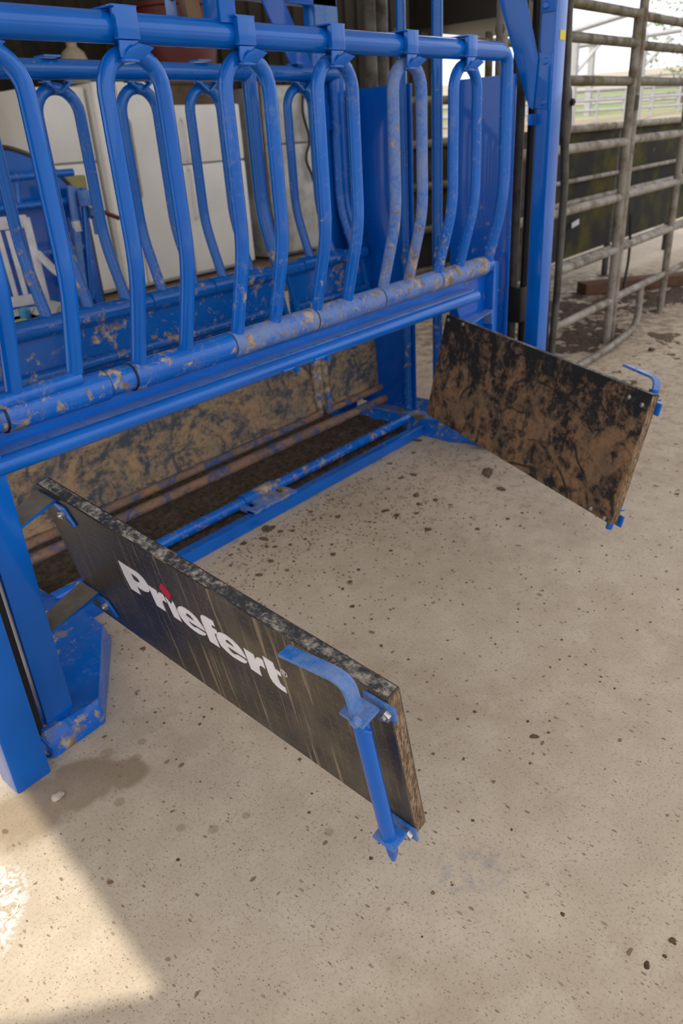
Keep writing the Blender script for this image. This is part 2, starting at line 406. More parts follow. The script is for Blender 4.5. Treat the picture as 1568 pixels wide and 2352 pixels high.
# ================================================================== SQUEEZE CHUTE
CH = thing('squeeze_chute', 'blue steel cattle squeeze chute with barred sides and two opened lower doors', 'cattle chute', (1.8, 2.0, 0))
YT, YS, ZT, ZS = 1.59, 1.66, 1.634, .868
obj('top_rail', MB().tube([(.1, YT, ZT), (2.84, YT, ZT)], .031, 20), 'blue_paint', CH)
obj('end_bar', MB().tube(fillet([(2.80, YT, ZT), (2.905, YT, ZT), (2.905, YT - .004, 1.12), (2.905, YS, .86)], [.05, .12]), .024, 16), 'blue_paint_worn', CH)
obj('hinge_pipe', MB().tube([(.58, YS, ZS), (2.93, YS, ZS)], .0335, 20), 'blue_paint_worn', CH)
loops = [(.845, 'blue_paint'), (1.192, 'blue_paint'), (1.544, 'blue_paint_worn'), (1.893, 'blue_paint_worn'), (2.253, 'blue_paint_dusty'), (2.607, 'blue_paint_worn')]
ends = [(.729, 1.003), (1.086, 1.431), (1.436, 1.793), (1.800, 2.151), (2.158, 2.521), (2.528, 2.88)]
HW = .079
def loop_path(cx, yt, ys, ztop, zb, bendz, hw=HW):
    p = [(cx - hw, ys, zb), (cx - hw, yt, bendz)]
    for j in range(13):
        t = math.pi - math.pi * j / 12; p.append((cx + hw * math.cos(t), yt, ztop - hw + hw * math.sin(t)))
    p += [(cx + hw, yt, bendz), (cx + hw, ys, zb)]
    q = fillet(p[:3], .07, 6); r = fillet(p[-3:], .07, 6)
    return q[:-1] + p[2:-2] + r[1:]
def clamp(cx, yt, z, s=-1, w=.024):
    mb = MB()
    mb.box(cx - w, cx + w, yt + s * .046 if s < 0 else yt + .028, yt - .028 if s < 0 else yt + .046, z - .026, z + .036)
    mb.box(cx - w - .006, cx + w + .002, yt - .046, yt + .03, z + .0315, z + .037)
    return mb
for (cx, mt), (a, b) in zip(loops, ends):
    first = cx < 1
    mb = MB().tube(loop_path(cx, YT - .003, YS - (.015 if first else .006), 1.588, .925 if first else .895, 1.135), .0195, 16)
    L = obj('drop_bar', mb, mt, CH)
    smt = {'blue_paint': 'blue_paint_worn', 'blue_paint_worn': 'blue_paint_dusty', 'blue_paint_dusty': 'blue_paint_dusty'}[mt]
    obj('hinge_sleeve', MB().tube([(a, YS, ZS), (b, YS, ZS)], .0385, 22), smt, L)
    kx_ = cx - .024
    obj('latch_clamp', clamp(kx_, YT, ZT, -1, .029), 'blue_paint', L, bevel=.003)
    # hanging hook: stem plate and bent thumb tab
    hk = MB()
    hk.prism([(kx_ - .026, YT - .041, 1.607), (kx_ + .026, YT - .041, 1.607), (kx_ + .012, YT - .041, 1.590), (kx_ - .012, YT - .041, 1.570), (kx_ - .026, YT - .041, 1.575)], (0, .006, 0))
    hk.prism([(kx_ - .026, YT - .040, 1.570), (kx_ + .024, YT - .048, 1.571), (kx_ + .050, YT - .062, 1.592), (kx_ + .012, YT - .058, 1.600), (kx_ - .009, YT - .050, 1.590)], (0, .006, .002))
    hk.box(kx_ - .022, kx_ + .018, YT - .045, YT + .01, 1.566, 1.572)
    obj('latch_hook', hk, 'blue_paint', L, bevel=.0015)
for gx in (.727, 1.004, 1.084, 1.4335, 1.7965, 2.1545, 2.5245): obj('sleeve_gap', MB().tube([(gx - .002, YS, ZS), (gx + .002, YS, ZS)], .0372, 20), 'black_steel', CH)
obj('link_rod', MB().tube([(.60, YS - .018, .905), (.93, YS - .018, .911)], .0185, 14), 'blue_paint_worn', CH)
# rail below the sleeves: web plate, ledge, round lip
obj('web_plate', MB().box(.62, 2.74, YS + .004, YS + .012, .775, .845), 'blue_paint', CH)
obj('ledge', MB().box(.62, 2.73, YS - .052, YS + .006, .795, .801), 'blue_pale', CH, bevel=.002)
obj('lower_rail', MB().tube([(.60, YS - .054, .780), (2.74, YS - .054, .774)], .0225, 18), 'blue_paint', CH)
for bx in (1.62, 1.765): obj('rail_bolt', MB().tube([(bx, YS - .076, .760), (bx, YS - .092, .758)], .008, 8).tube([(bx - .05, YS - .074, .765), (bx, YS - .076, .765)], .004, 6), 'blue_paint', CH)
obj('gusset', MB().prism([(2.70, YS + .02, .845), (2.945, YS + .02, .845), (2.945, YS + .02, .45), (2.86, YS + .02, .45), (2.78, YS + .02, .60), (2.70, YS + .02, .75)], (0, .007, 0)), 'blue_sheet', CH)
obj('corner_brace', MB().tube([(2.70, YS + .045, .76), (2.93, YS + .045, .86)], .016, 10), 'blue_sheet', CH)
obj('end_post', MB().box(2.945, 2.985, YS - .02, YS + .03, .03, .875), 'blue_paint', CH, bevel=.004)
# head-gate posts on the left
obj('post', MB().box(.452, .545, 1.52, 1.60, 0.0, 2.4), 'blue_paint', CH, bevel=.006)
obj('post', MB().box(.597, .676, 1.595, 1.68, .05, 2.4), 'blue_paint', CH, bevel=.006)
obj('guide_strip', MB().box(.560, .588, 1.60, 1.63, .05, 2.4), 'black_rubber', CH, bevel=.004)
obj('post_bolt', MB().hexnut((.475, 1.52, .345), (0, -1, 0), .013, .007), 'blue_pale', CH)
obj('bent_strap', MB().tube(fillet([(.552, 1.60, .11), (.552, 1.575, .10), (.575, 1.545, .035), (.572, 1.56, .004), (.555, 1.60, .004)], .02), .004, 6), 'blue_paint', CH)
def skid(poly_b, poly_t, z, mt):
    n = len(poly_b); mb = MB()
    vs = [(x, y, 0) for x, y in poly_b] + [(x, y, z) for x, y in poly_t]
    mb.add(vs, [tuple(range(n - 1, -1, -1)), tuple(range(n, 2 * n))] + [(i, (i + 1) % n, n + (i + 1) % n, n + i) for i in range(n)])
    return obj('skid', mb, mt, CH, bevel=.006)
skid([(.572, 1.553), (.733, 1.559), (.972, 1.872), (.985, 2.06), (.94, 2.5), (.572, 2.5)], [(.578, 1.585), (.742, 1.580), (.955, 1.877), (.965, 2.06), (.92, 2.49), (.578, 2.49)], .072, 'blue_paint_worn')
skid([(2.985, 1.62), (3.09, 1.62), (3.30, 1.62), (3.30, 2.5), (2.98, 2.5), (2.965, 2.04), (2.955, 1.87), (2.985, 1.78)], [(3.0, 1.63), (3.09, 1.63), (3.29, 1.63), (3.29, 2.49), (3.02, 2.49), (3.01, 2.05), (2.985, 1.88), (3.0, 1.79)], .07, 'blue_paint_worn')
# floor rails
obj('floor_rail', MB().box(.96, 2.975, 2.03, 2.075, 0, .052), 'blue_paint', CH, bevel=.005)
obj('hinge_rod', MB().tube([(.95, 2.155, .062), (3.0, 2.150, .062)], .0235, 16), 'blue_paint_worn', CH)
kb = MB()
kb.box(1.785, 1.815, 2.04, 2.165, .045, .062); kb.box(2.005, 2.035, 2.04, 2.165, .045, .062); kb.box(1.845, 1.975, 2.04, 2.165, .050, .066); kb.box(1.785, 2.035, 2.045, 2.09, .045, .0615)
hb = obj('hinge_bracket', kb, 'blue_paint_dusty', CH, bevel=.003)
obj('knuckle', MB().tube([(1.82, 2.155, .064), (2.0, 2.155, .064)], .029, 18), 'blue_paint_worn', hb)
obj('floor_tie', MB().box(3.02, 3.10, 2.0, 2.45, .068, .074), 'blue_paint_dusty', CH)
# tail gate at the right end
obj('tail_sheet', MB().box(3.095, 3.101, 2.16, 2.52, .07, 1.580), 'blue_sheet', CH, bevel=.001)
obj('tail_sheet', MB().box(3.092, 3.098, 1.655, 1.955, .07, 1.572).box(3.086, 3.104, 1.652, 1.662, .07, 1.572), 'blue_sheet', CH, bevel=.001)
obj('guide_pipe', MB().tube([(3.075, 2.195, .07), (3.075, 2.195, 2.5)], .021, 14), 'blue_paint_shabby', CH)
obj('guide_pipe', MB().tube([(3.075, 2.012, .07), (3.075, 2.012, 2.5)], .024, 14), 'blue_paint_shabby', CH)
obj('tail_post', MB().box(3.149, 3.245, 1.52, 1.586, .0, 2.5), 'blue_paint', CH, bevel=.006)
gp = obj('gusset_plate', MB().prism([(3.147, 1.524, 1.436), (3.147, 1.590, 1.446), (3.147, 1.602, 1.47), (3.147, 1.582, 1.638), (3.147, 1.523, 1.630)], (-.006, 0, 0)), 'blue_paint', CH, bevel=.002)
for y, z in ((1.555, 1.464), (1.551, 1.606)): obj('bolt', MB().tube([(3.141, y, z), (3.133, y, z)], [.013, .009], 10), 'blue_paint', gp)
gp = obj('gusset_plate', MB().box(3.141, 3.147, 1.523, 1.583, 1.768, 1.95), 'blue_paint', CH, bevel=.002)
obj('bolt', MB().tube([(3.141, 1.56, 1.79), (3.133, 1.56, 1.79)], [.013, .009], 10), 'blue_paint', gp)
obj('brace', MB().prism([(3.139, 1.592, 1.44), (3.139, 1.612, 1.452), (3.139, 1.905, 2.2), (3.139, 1.765, 2.2), (3.139, 1.580, 1.62)], (-.006, 0, 0)), 'blue_paint', CH, bevel=.001)
obj('sticker', MB().box(3.188, 3.236, 1.5180, 1.5195, 1.676, 1.708), 'yellow_sticker', CH)
obj('lift_rod', MB().tube([(3.235, 1.70, .05), (3.235, 1.70, 2.6)], .017, 10), 'dark_pipe', CH)
obj('lift_rod', MB().tube([(3.27, 1.66, .05), (3.27, 1.66, 2.6)], .020, 10), 'black_steel', CH)
obj('lift_rod', MB().tube([(3.33, 1.76, .05), (3.33, 1.76, 2.6)], .030, 10), 'black_steel', CH)
obj('clip', MB().box(3.10, 3.152, 1.588, 1.594, 1.385, 1.425), 'blue_sheet', CH, bevel=.002)
obj('slide_block', MB().box(3.20, 3.30, 1.64, 1.75, .56, .72), 'black_steel', CH, bevel=.006)
# black folding lever beside the tail post
lv = obj('lever', MB().tube([(3.30, 1.55, 2.4), (3.322, 1.55, 1.766), (3.340, 1.55, 1.53), (3.345, 1.55, 1.50), (3.352, 1.55, 1.42), (3.356, 1.55, 1.36), (3.362, 1.55, 1.30), (3.388, 1.55, 1.136), (3.388, 1.55, .667), (3.372, 1.55, .451), (3.365, 1.55, .05)], [.015, .015, .016, .024, .026, .026, .018, .017, .017, .017, .017], 12), 'dark_pipe', CH)
obj('pivot_bolt', MB().hexnut((3.347, 1.524, 1.46), (0, -1, 0), .014, .01), 'black_steel', lv)
obj('cable', MB().tube(fillet([(3.30, 1.555, .75), (3.315, 1.55, .45), (3.31, 1.55, .04)], .1), .008, 8), 'black_rubber', CH)
# overhead pieces standing on the near rail
obj('upright', MB().box(1.452, 1.505, YT - .03, YT + .03, ZT + .02, 2.35), 'blue_paint', CH, bevel=.004)
obj('rusty_strut', MB().obox((1.372, YT, 1.80), (.022, 0, .002), (0, .012, 0), (-.02, 0, .16)), 'cardboard', CH, bevel=.002)
ep = MB().box(1.335, 1.365, YT + .02, YT + .028, ZT + .02, 1.78); obj('eye_plate', ep, 'blue_pale', CH, bevel=.004)
obj('eye_hole', MB().tube([(1.352, YT + .0185, 1.705), (1.352, YT + .0195, 1.705)], .009, 12), 'black_steel', CH)

# ---- far side
YF, YG = 2.5, 2.43
obj('top_rail', MB().tube([(.3, YF, 1.645), (2.985, YF, 1.640)], .030, 16), 'blue_paint_shabby', CH)
for ex in (2.975, 3.015): obj('end_bar', MB().tube(fillet([(ex, YF, 1.64), (ex, YF, 1.08), (ex, YG, .90)], .12), .024, 12), 'blue_paint_worn', CH)
obj('side_post', MB().tube(fillet([(2.445, YF, 1.80), (2.445, YF, 1.10), (2.445, YG, .89)], .1), .031, 14), 'blue_paint_shabby', CH)
obj('side_strip', MB().tube(fillet([(2.487, YF, 1.62), (2.487, YF, 1.10), (2.487, YG, .89)], .1), .010, 8), 'cardboard', CH)
obj('hinge_pipe', MB().tube([(.60, YG, .877), (3.05, YG, .872)], .030, 16), 'blue_paint_shabby', CH)
for cx in (.90, 1.232, 1.556, 1.883, 2.195, 2.735):
    L = obj('drop_bar', MB().tube(loop_path(cx, YF, YG, 1.588, .89, 1.11, .079), .0195, 12), 'blue_paint_shabby', CH)
    obj('hinge_sleeve', MB().tube([(cx - .15, YG, .877), (cx + .135, YG, .877)], .0345, 14), 'blue_paint_shabby', L)
    ck = MB()
    for sg in (-1, 1):
        ck.obox((cx + sg * .024, YF - .026, 1.590), (sg * .020, 0, .014), (0, .013, 0), (-.0015 * sg, 0, .003))
        ck.box(cx + sg * .045 - .014, cx + sg * .045 + .014, YF - .04, YF - .012, 1.603, 1.607)
    obj('latch_hook', ck, 'blue_paint_shabby', L)
    obj('latch_clamp', MB().box(cx - .03, cx + .03, YF - .03, YF + .03, 1.674, 1.68), 'blue_paint', L)
# solid sheet below the sleeves with its frame tubes
obj('side_sheet', MB().box(.58, 2.46, YG + .006, YG + .012, .63, .86), 'blue_paint_shabby', CH)
obj('side_sheet', MB().box(2.50, 3.05, YG + .006, YG + .012, .63, .86), 'blue_paint_shabby', CH)
for zz, mt in ((.715, 'blue_paint_shabby'), (.665, 'blue_paint_shabby')): obj('frame_tube', MB().tube([(.58, YG - .004, zz), (2.44, YG - .004, zz)], .019, 10), mt, CH)
obj('frame_tube', MB().tube([(2.52, YG - .004, .70), (3.04, YG - .004, .70)], .017, 10), 'blue_paint_shabby', CH)
for xx in (2.445, 2.515, 3.05): obj('frame_tube', MB().tube([(xx - .03, YG + .0, .86), (xx + .02, YG - .01, .64)], .014, 8), 'blue_paint_shabby', CH)
def tilted_panel(x0, x1, mt):
    mb = MB(); z0, z1, y0, y1 = .165, .645, 2.405, 2.425
    mb.prism([(x0, y1, z1), (x1 - .02, y1, z1), (x1, y0, z0), (x0, y0, z0)], (0, .008, 0)); o = obj('kick_panel', mb, mt, CH)
    obj('frame_tube', MB().tube([(x0, y0 - .012, z0), (x1, y0 - .012, z0)], .018, 12), 'muddy_pipe', o)
    obj('frame_tube', MB().tube([(x1 - .02, y1 - .010, z1), (x1, y0 - .012, z0)], .017, 12), 'blue_paint_muddy', o)
    obj('frame_tube', MB().tube([(x0 + .0, y1 - .010, z1), (x0 + .01, y0 - .012, z0)], .017, 12), 'blue_paint_muddy', o)
tilted_panel(.62, 2.60, 'muddy_sheet'); tilted_panel(2.66, 3.19, 'muddy_sheet')
obj('base_pipe', MB().tube([(.62, 2.375, .118), (3.20, 2.365, .105)], .021, 12), 'muddy_pipe', CH)
obj('base_sleeve', MB().tube([(1.86, 2.37, .112), (2.74, 2.368, .108)], .0245, 12), 'muddy_pipe', CH)
# frame at the far right corner and overhead plates
obj('corner_post', MB().box(2.90, 3.06, 2.53, 2.59, 0.0, 2.5), 'blue_paint', CH, bevel=.005)
obj('overhead_beam', MB().box(2.2, 3.06, 2.53, 2.59, 1.90, 2.0), 'blue_sheet', CH, bevel=.004)
db = MB(); p0, p1 = V((2.62, 2.515, 1.93)), V((2.95, 2.515, 1.42)); d = (p1 - p0).normalized(); sd_ = V((d.z, 0, -d.x)) * .055
db.prism([p0 - sd_, p0 + sd_, p1 + sd_, p1 - sd_], (0, .008, 0)); obj('diagonal_plate', db, 'blue_sheet', CH)
obj('corner_plate', MB().prism([(2.90, 2.52, 1.90), (3.05, 2.52, 1.90), (3.05, 2.52, 1.83), (3.0, 2.52, 1.77), (2.90, 2.52, 1.77)], (0, .006, 0)), 'blue_pale', CH)

# ---- the two lower doors
LET = {"P": [[[0.2564, 0.2531], [0.2969, 0.2527], [0.3164, 0.2501], [0.3277, 0.2539], [0.3372, 0.2668], [0.3426, 0.2855], [0.3471, 0.3089], [0.3465, 0.3399], [0.3436, 0.3593], [0.3372, 0.3773], [0.3293, 0.3874], [0.3184, 0.3967], [0.3042, 0.3989], [0.2936, 0.3938], [0.2946, 0.461], [0.2609, 0.4646], [0.2562, 0.3656]], [[0.2905, 0.2999], [0.3036, 0.2998], [0.3117, 0.3049], [0.316, 0.3223], [0.3145, 0.3362], [0.3092, 0.3456], [0.3014, 0.3501], [0.2916, 0.349]]], "r": [[[0.3483, 0.3088], [0.3746, 0.3077], [0.3749, 0.3379], [0.3826, 0.3113], [0.3883, 0.3038], [0.3958, 0.3066], [0.3983, 0.3128], [0.3997, 0.3657], [0.3935, 0.3601], [0.3875, 0.3652], [0.3835, 0.377], [0.3805, 0.4002], [0.3802, 0.4595], [0.3504, 0.462], [0.3489, 0.387]], []], "dot": [[[0.4102, 0.2022], [0.4333, 0.2562], [0.4165, 0.3174], [0.394, 0.2606]], []], "i": [[[0.4035, 0.3132], [0.4169, 0.3493], [0.4272, 0.3104], [0.4307, 0.343], [0.4315, 0.46], [0.4078, 0.4583], [0.4054, 0.3991]], []], "e": [[[0.4364, 0.3508], [0.4414, 0.3315], [0.4474, 0.3166], [0.4574, 0.3024], [0.4679, 0.2969], [0.4812, 0.2991], [0.4918, 0.3084], [0.5003, 0.3228], [0.507, 0.3482], [0.5123, 0.3661], [0.5161, 0.3946], [0.4883, 0.3984], [0.4731, 0.3997], [0.4624, 0.3934], [0.4639, 0.4094], [0.4691, 0.4247], [0.4769, 0.4271], [0.4836, 0.4195], [0.4865, 0.4141], [0.498, 0.4144], [0.5142, 0.4146], [0.5128, 0.4253], [0.5078, 0.4387], [0.4989, 0.4525], [0.4865, 0.4623], [0.4699, 0.4624], [0.4559, 0.4547], [0.4455, 0.4407], [0.4379, 0.419], [0.4341, 0.3913], [0.4341, 0.3677]], [[0.4628, 0.3509], [0.4675, 0.337], [0.473, 0.3326], [0.4791, 0.3367], [0.484, 0.3488], [0.4874, 0.3633], [0.4811, 0.3667], [0.4689, 0.3663], [0.461, 0.3638]]], "f": [[[0.5188, 0.2772], [0.5231, 0.2623], [0.5283, 0.2541], [0.5354, 0.2501], [0.5594, 0.2491], [0.5589, 0.2893], [0.5529, 0.2885], [0.5489, 0.2933], [0.5465, 0.307], [0.5477, 0.3148], [0.5595, 0.3132], [0.5597, 0.3315], [0.5549, 0.3493], [0.551, 0.3534], [0.5473, 0.3481], [0.5488, 0.4621], [0.5195, 0.463], [0.5187, 0.429], [0.5178, 0.3737], [0.5164, 0.3133]], []], "e2": [[[0.5522, 0.3761], [0.5546, 0.3557], [0.559, 0.3358], [0.5652, 0.3185], [0.5745, 0.307], [0.5868, 0.3004], [0.5901, 0.3], [0.6055, 0.3064], [0.6192, 0.3233], [0.6279, 0.3505], [0.6344, 0.3964], [0.6078, 0.3986], [0.5955, 0.3969], [0.58, 0.3972], [0.5811, 0.4135], [0.5868, 0.4319], [0.5972, 0.4305], [0.6046, 0.4174], [0.6156, 0.4147], [0.6326, 0.4178], [0.6318, 0.4258], [0.627, 0.4417], [0.6191, 0.4546], [0.6081, 0.4613], [0.5861, 0.4651], [0.5687, 0.4518], [0.5564, 0.4322], [0.5531, 0.4011]], [[0.5803, 0.3535], [0.5852, 0.3388], [0.5906, 0.3361], [0.5982, 0.3443], [0.6029, 0.3559], [0.606, 0.3653], [0.5963, 0.3672], [0.5798, 0.3674]]], "r2": [[[0.6361, 0.3143], [0.6631, 0.3143], [0.6636, 0.3462], [0.6688, 0.3258], [0.6734, 0.3153], [0.6788, 0.3096], [0.6878, 0.3113], [0.6875, 0.3752], [0.6818, 0.372], [0.6758, 0.3724], [0.6716, 0.3822], [0.6685, 0.4026], [0.6669, 0.4253], [0.6668, 0.4671], [0.6378, 0.465], [0.637, 0.3935]], []], "t": [[[0.6921, 0.2728], [0.7189, 0.2747], [0.7196, 0.3163], [0.7321, 0.3183], [0.7325, 0.3495], [0.7202, 0.3519], [0.7199, 0.38], [0.7215, 0.4161], [0.7255, 0.4266], [0.7329, 0.4274], [0.7334, 0.4694], [0.718, 0.4723], [0.706, 0.4653], [0.6984, 0.4497], [0.6944, 0.4242], [0.6933, 0.4031], [0.6928, 0.3488]], []], "ring": [[[0.7354, 0.2906], [0.7523, 0.3134], [0.7438, 0.3021]], []]}
def door(A, e1, e2, n, th, mats, faceflip):
    A, e1, e2, n = V(A), V(e1), V(e2), V(n)
    def at(s, t, off=0.): return A + e1 * s + e2 * t + n * off
    me = bpy.data.meshes.new('side_door')
    bm = bmesh.new(); uvl = bm.loops.layers.uv.new('UVMap')
    ns, nt = 24, 10
    def quad(pts, uvs, mi):
        f = bm.faces.new([bm.verts.new(p) for p in pts]); f.material_index = mi
        for l, u in zip(f.loops, uvs): l[uvl].uv = u
    for i in range(ns):
        for j in range(nt):
            s0, s1, t0, t1 = i / ns, (i + 1) / ns, j / nt, (j + 1) / nt
            q = [(s0, t0), (s1, t0), (s1, t1), (s0, t1)]
            quad([at(a, b) for a, b in q], q, 0); quad([at(a, b, th) for a, b in q][::-1], q[::-1], mats[1])
    for i in range(ns):
        s0, s1 = i / ns, (i + 1) / ns
        quad([at(s0, 0), at(s0, 0, th), at(s1, 0, th), at(s1, 0)], [(s0, 0)] * 4, 1); quad([at(s0, 1), at(s1, 1), at(s1, 1, th), at(s0, 1, th)], [(s0, 1)] * 4, 1)
    for j in range(nt):
        t0, t1 = j / nt, (j + 1) / nt
        quad([at(0, t0), at(0, t1), at(0, t1, th), at(0, t0, th)], [(0, t0)] * 4, 1); quad([at(1, t0), at(1, t0, th), at(1, t1, th), at(1, t1)], [(1, t0)] * 4, 2)
    bmesh.ops.remove_doubles(bm, verts=bm.verts, dist=1e-5); bmesh.ops.recalc_face_normals(bm, faces=bm.faces)
    es = [e for e in bm.edges if e.is_manifold and e.calc_face_angle(0) > .8]
    bmesh.ops.bevel(bm, geom=es, offset=.004, segments=2, affect='EDGES', profile=.6)
    c = at(.5, .5, th / 2); 
    for v in bm.verts: v.co -= c
    for f in bm.faces: f.smooth = True
    bm.to_mesh(me); bm.free(); me.set_sharp_from_angle(angle=math.radians(40))
    for x in mats[0]: me.materials.append(MAT[x])
    o = bpy.data.objects.new('side_door', me); COL.objects.link(o); o['_w'] = list(c); o.parent = CH; o.location = c - V(CH['_w'])
    return o, at
thL = .038
dl, at = door((.8002, 1.7394, .6526), (.002, -1.1082, -.1461), (.0712, -.0047, -.4095), (.985, -.0209, .1716), thL, (('black_board', 'board_edge', 'board_end'), 0), 0)
dl['label'] = 'black plastic lower door with white brand lettering'
e1 = (at(1, 0) - at(0, 0)).normalized(); nL = (at(0, 0, 1) - at(0, 0)).normalized(); e2 = (at(0, 1) - at(0, 0)).normalized()
for key, (outl, hole) in LET.items():
    if key == 'ring': continue
    bm = bmesh.new(); es = []
    for lp in ([outl, hole] if hole else [outl]):
        vv = [bm.verts.new(at(s, t, -.0012)) for s, t in lp]
        es += [bm.edges.new((vv[i], vv[(i + 1) % len(vv)])) for i in range(len(vv))]
    bmesh.ops.triangle_fill(bm, use_beauty=True, edges=es)
    g = bmesh.ops.extrude_face_region(bm, geom=bm.faces[:]); bmesh.ops.translate(bm, vec=nL * .001, verts=[v for v in g['geom'] if isinstance(v, bmesh.types.BMVert)])
    bmesh.ops.recalc_face_normals(bm, faces=bm.faces)
    mb = MB(); bm.verts.index_update(); mb.add([v.co.copy() for v in bm.verts], [[v.index for v in f.verts] for f in bm.faces]); bm.free()
    obj('red_dot' if key == 'dot' else 'letter', mb, 'decal_red' if key == 'dot' else 'decal_white', dl)
# registered-mark ring with its R
rc = LET['ring'][0]; cs, ct = rc[2]
rm = MB(); c0 = at(cs, ct, -.0012); ex, ey = e1, e2
N_ = 28
for i in range(N_):
    a0, a1 = 2 * math.pi * i / N_, 2 * math.pi * (i + 1) / N_
    pr = lambda a, r: c0 + (ex * math.cos(a) + ey * math.sin(a)) * r
    rm.add([pr(a0, .0078), pr(a1, .0078), pr(a1, .0098), pr(a0, .0098)], [(0, 1, 2, 3)])
def seg2(x0, y0, x1, y1, w=.0011):
    a, b = c0 + ex * x0 + ey * y0, c0 + ex * x1 + ey * y1; d_ = (b - a).normalized().cross(nL) * w
    rm.add([a - d_, b - d_, b + d_, a + d_], [(0, 1, 2, 3)])
for q in ((-.003, -.005, -.003, .005), (-.003, -.005, .002, -.0045), (.002, -.0045, .003, -.002), (.003, -.002, .0015, 0), (.0015, 0, -.003, .0), (-.0005, 0, .0035, .005)): seg2(*q)
obj('letter', rm, 'decal_white', dl)
# hinge brackets of the left door
for t, z0 in ((.06, 0), (.80, 0)):
    q0, q1 = at(-.005, t, -.001), at(.075, t - .012, -.001)
    pz = (q0.z + q1.z) / 2
    mb = MB(); mb.prism([(.676, 1.605, pz - .01), (.676, 1.675, pz - .005), q0, q1], (0, 0, .006))
    a, b = at(.045, t - .01, -.001), at(.108, t - .015, -.001)
    mb.prism([a, b, at(.128, t + .10, -.001), at(.118, t + .12, -.001), at(.070, t + .06, -.001)], nL * -.006)
    h = obj('hinge_bracket', mb, 'blue_paint', dl, bevel=.0015)
    obj('bracket_dust', MB().prism([(.679, 1.608, pz - .0035), (.679, 1.672, pz + .0015), q0 + V((-.004, -.003, .0065)), q1 + V((-.004, .003, .0065))], (0, 0, .0006)), 'dusty_steel', dl)
    obj('bolt', MB().hexnut(at(.093, t + .045, -.007), -nL, .011, .009), 'bolt_steel', dl)
# latch rod, its two ears and the handle of the left door
rod0, rod1 = at(.973, .03, -.046), at(.973, .95, -.046)
obj('latch_rod', MB().tube([rod0, rod1], .0165, 18), 'blue_paint', dl)
obj('rod_tip', MB().tube([rod1, at(.972, 1.06, -.046), at(.970, 1.14, -.046)], [.0145, .013, .006], 6), 'blue_sheet', dl)
for t in (.02, .93):
    c_ = at(.973, t, -.043); mb = MB().obox(c_, e1 * .027, nL * .025, e2 * .0035)
    mb.obox(at(.972 if t > .5 else .985, t + .04, -.004), e1 * .040 if t > .5 else e1 * .036, nL * .0035, e2 * .019)
    obj('latch_ear', mb, 'blue_pale', dl, bevel=.003)
    obj('bolt', MB().hexnut(at(1.0 if t < .5 else .990, t + .045, -.008), -nL, .013, .010), 'bolt_steel', dl)
hb_ = at(.973, .0, -.046); ht = at(.973, -.125, -.052)
hd = MB()
def flat(mb, pts, w, th_):
    w = V(w); n_ = len(pts); vs = []
    for i in range(n_):
        t = (pts[min(i + 1, n_ - 1)] - pts[max(i - 1, 0)]).normalized(); nr = t.cross(w).normalized() * th_ * .5
        vs += [pts[i] - w - nr, pts[i] + w - nr, pts[i] + w + nr, pts[i] - w + nr]
    fs = [(0, 3, 2, 1), tuple(range(4 * n_ - 4, 4 * n_))]
    for i in range(n_ - 1):
        for q in range(4): fs.append((4 * i + q, 4 * i + (q + 1) % 4, 4 * i + 4 + (q + 1) % 4, 4 * i + 4 + q))
    mb.add(vs, fs)
hp = fillet([at(.975, .06, -.050), at(.973, -.195, -.052), at(.858, -.205, -.072)], .035, 6)
flat(hd, hp, nL * .0145, .009)
h = obj('handle', hd, 'blue_pale', dl, bevel=.002)
obj('rivet', MB().tube([at(.985, .0, -.062), at(.985, .0, -.075)], [.012, .009], 10), 'blue_pale', dl)
obj('stop_pin', MB().tube([at(.995, .10, -.046), at(.968, .10, -.060)], .004, 6), 'blue_paint', dl)

# right door, seen from its muddy inner face
thR = .034
dr, at = door((2.7515, 1.7547, .6829), (-.4666, -1.0442, -.0566), (-.0789, .0566, -.4345), (.8962, -.3889, -.2135), thR, (('muddy_board', 'board_edge', 'board_end'), 0), 0)
dr['label'] = 'black lower door smeared with dried brown mud'
e1 = (at(1, 0) - at(0, 0)).normalized(); nR = (at(0, 0, 1) - at(0, 0)).normalized(); e2 = (at(0, 1) - at(0, 0)).normalized()
for s, t in ((.0209, .0423), (.113, .0304), (.9286, .0734), (.979, .0897), (.918, .966), (.975, .9765), (.10, .63)):
    obj('bolt', MB().tube([at(s, t, .001), at(s, t, -.004), at(s, t, -.006)], [.009, .008, .003], 10), 'bolt_steel', dr)
mb = MB(); q0, q1 = at(.01, .03, thR), at(.12, .03, thR)
mb.prism([(2.945, 1.645, q0.z - .0), (2.945, 1.69, q0.z), q0, q1], (0, 0, .006)); mb.box(2.938, 2.945, 1.64, 1.69, q0.z - .05, q0.z + .012)
obj('hinge_bracket', mb, 'blue_pale', dr, bevel=.0015)
mb = MB(); q0, q1 = at(.0, .75, thR), at(.12, .75, thR); mb.prism([(2.945, 1.645, q0.z), (2.945, 1.69, q0.z), q0, q1], (0, 0, .006)); obj('hinge_bracket', mb, 'blue_pale', dr, bevel=.0015)
obj('latch_rod', MB().tube([at(.945, .0, .08), at(.945, 1.0, .08)], .0155, 14), 'blue_paint', dr)
obj('rod_tip', MB().tube([at(.945, 1.0, .08), at(.944, 1.12, .08)], [.014, .011], 4), 'blue_paint', dr)
for t in (.06, .93):
    obj('latch_ear', MB().obox(at(.945, t, .062), e1 * .03, nR * .030, e2 * .0035).obox(at(.97, t + .04, thR + .004), e1 * .05, nR * .0035, e2 * .02), 'blue_paint', dr, bevel=.002)
hd = MB(); hp = fillet([at(.948, .06, .08), at(.948, -.075, .08), at(.822, -.09, .08)], .03, 6); flat(hd, hp, nR * .014, .008); obj('handle', hd, 'blue_pale', dr)

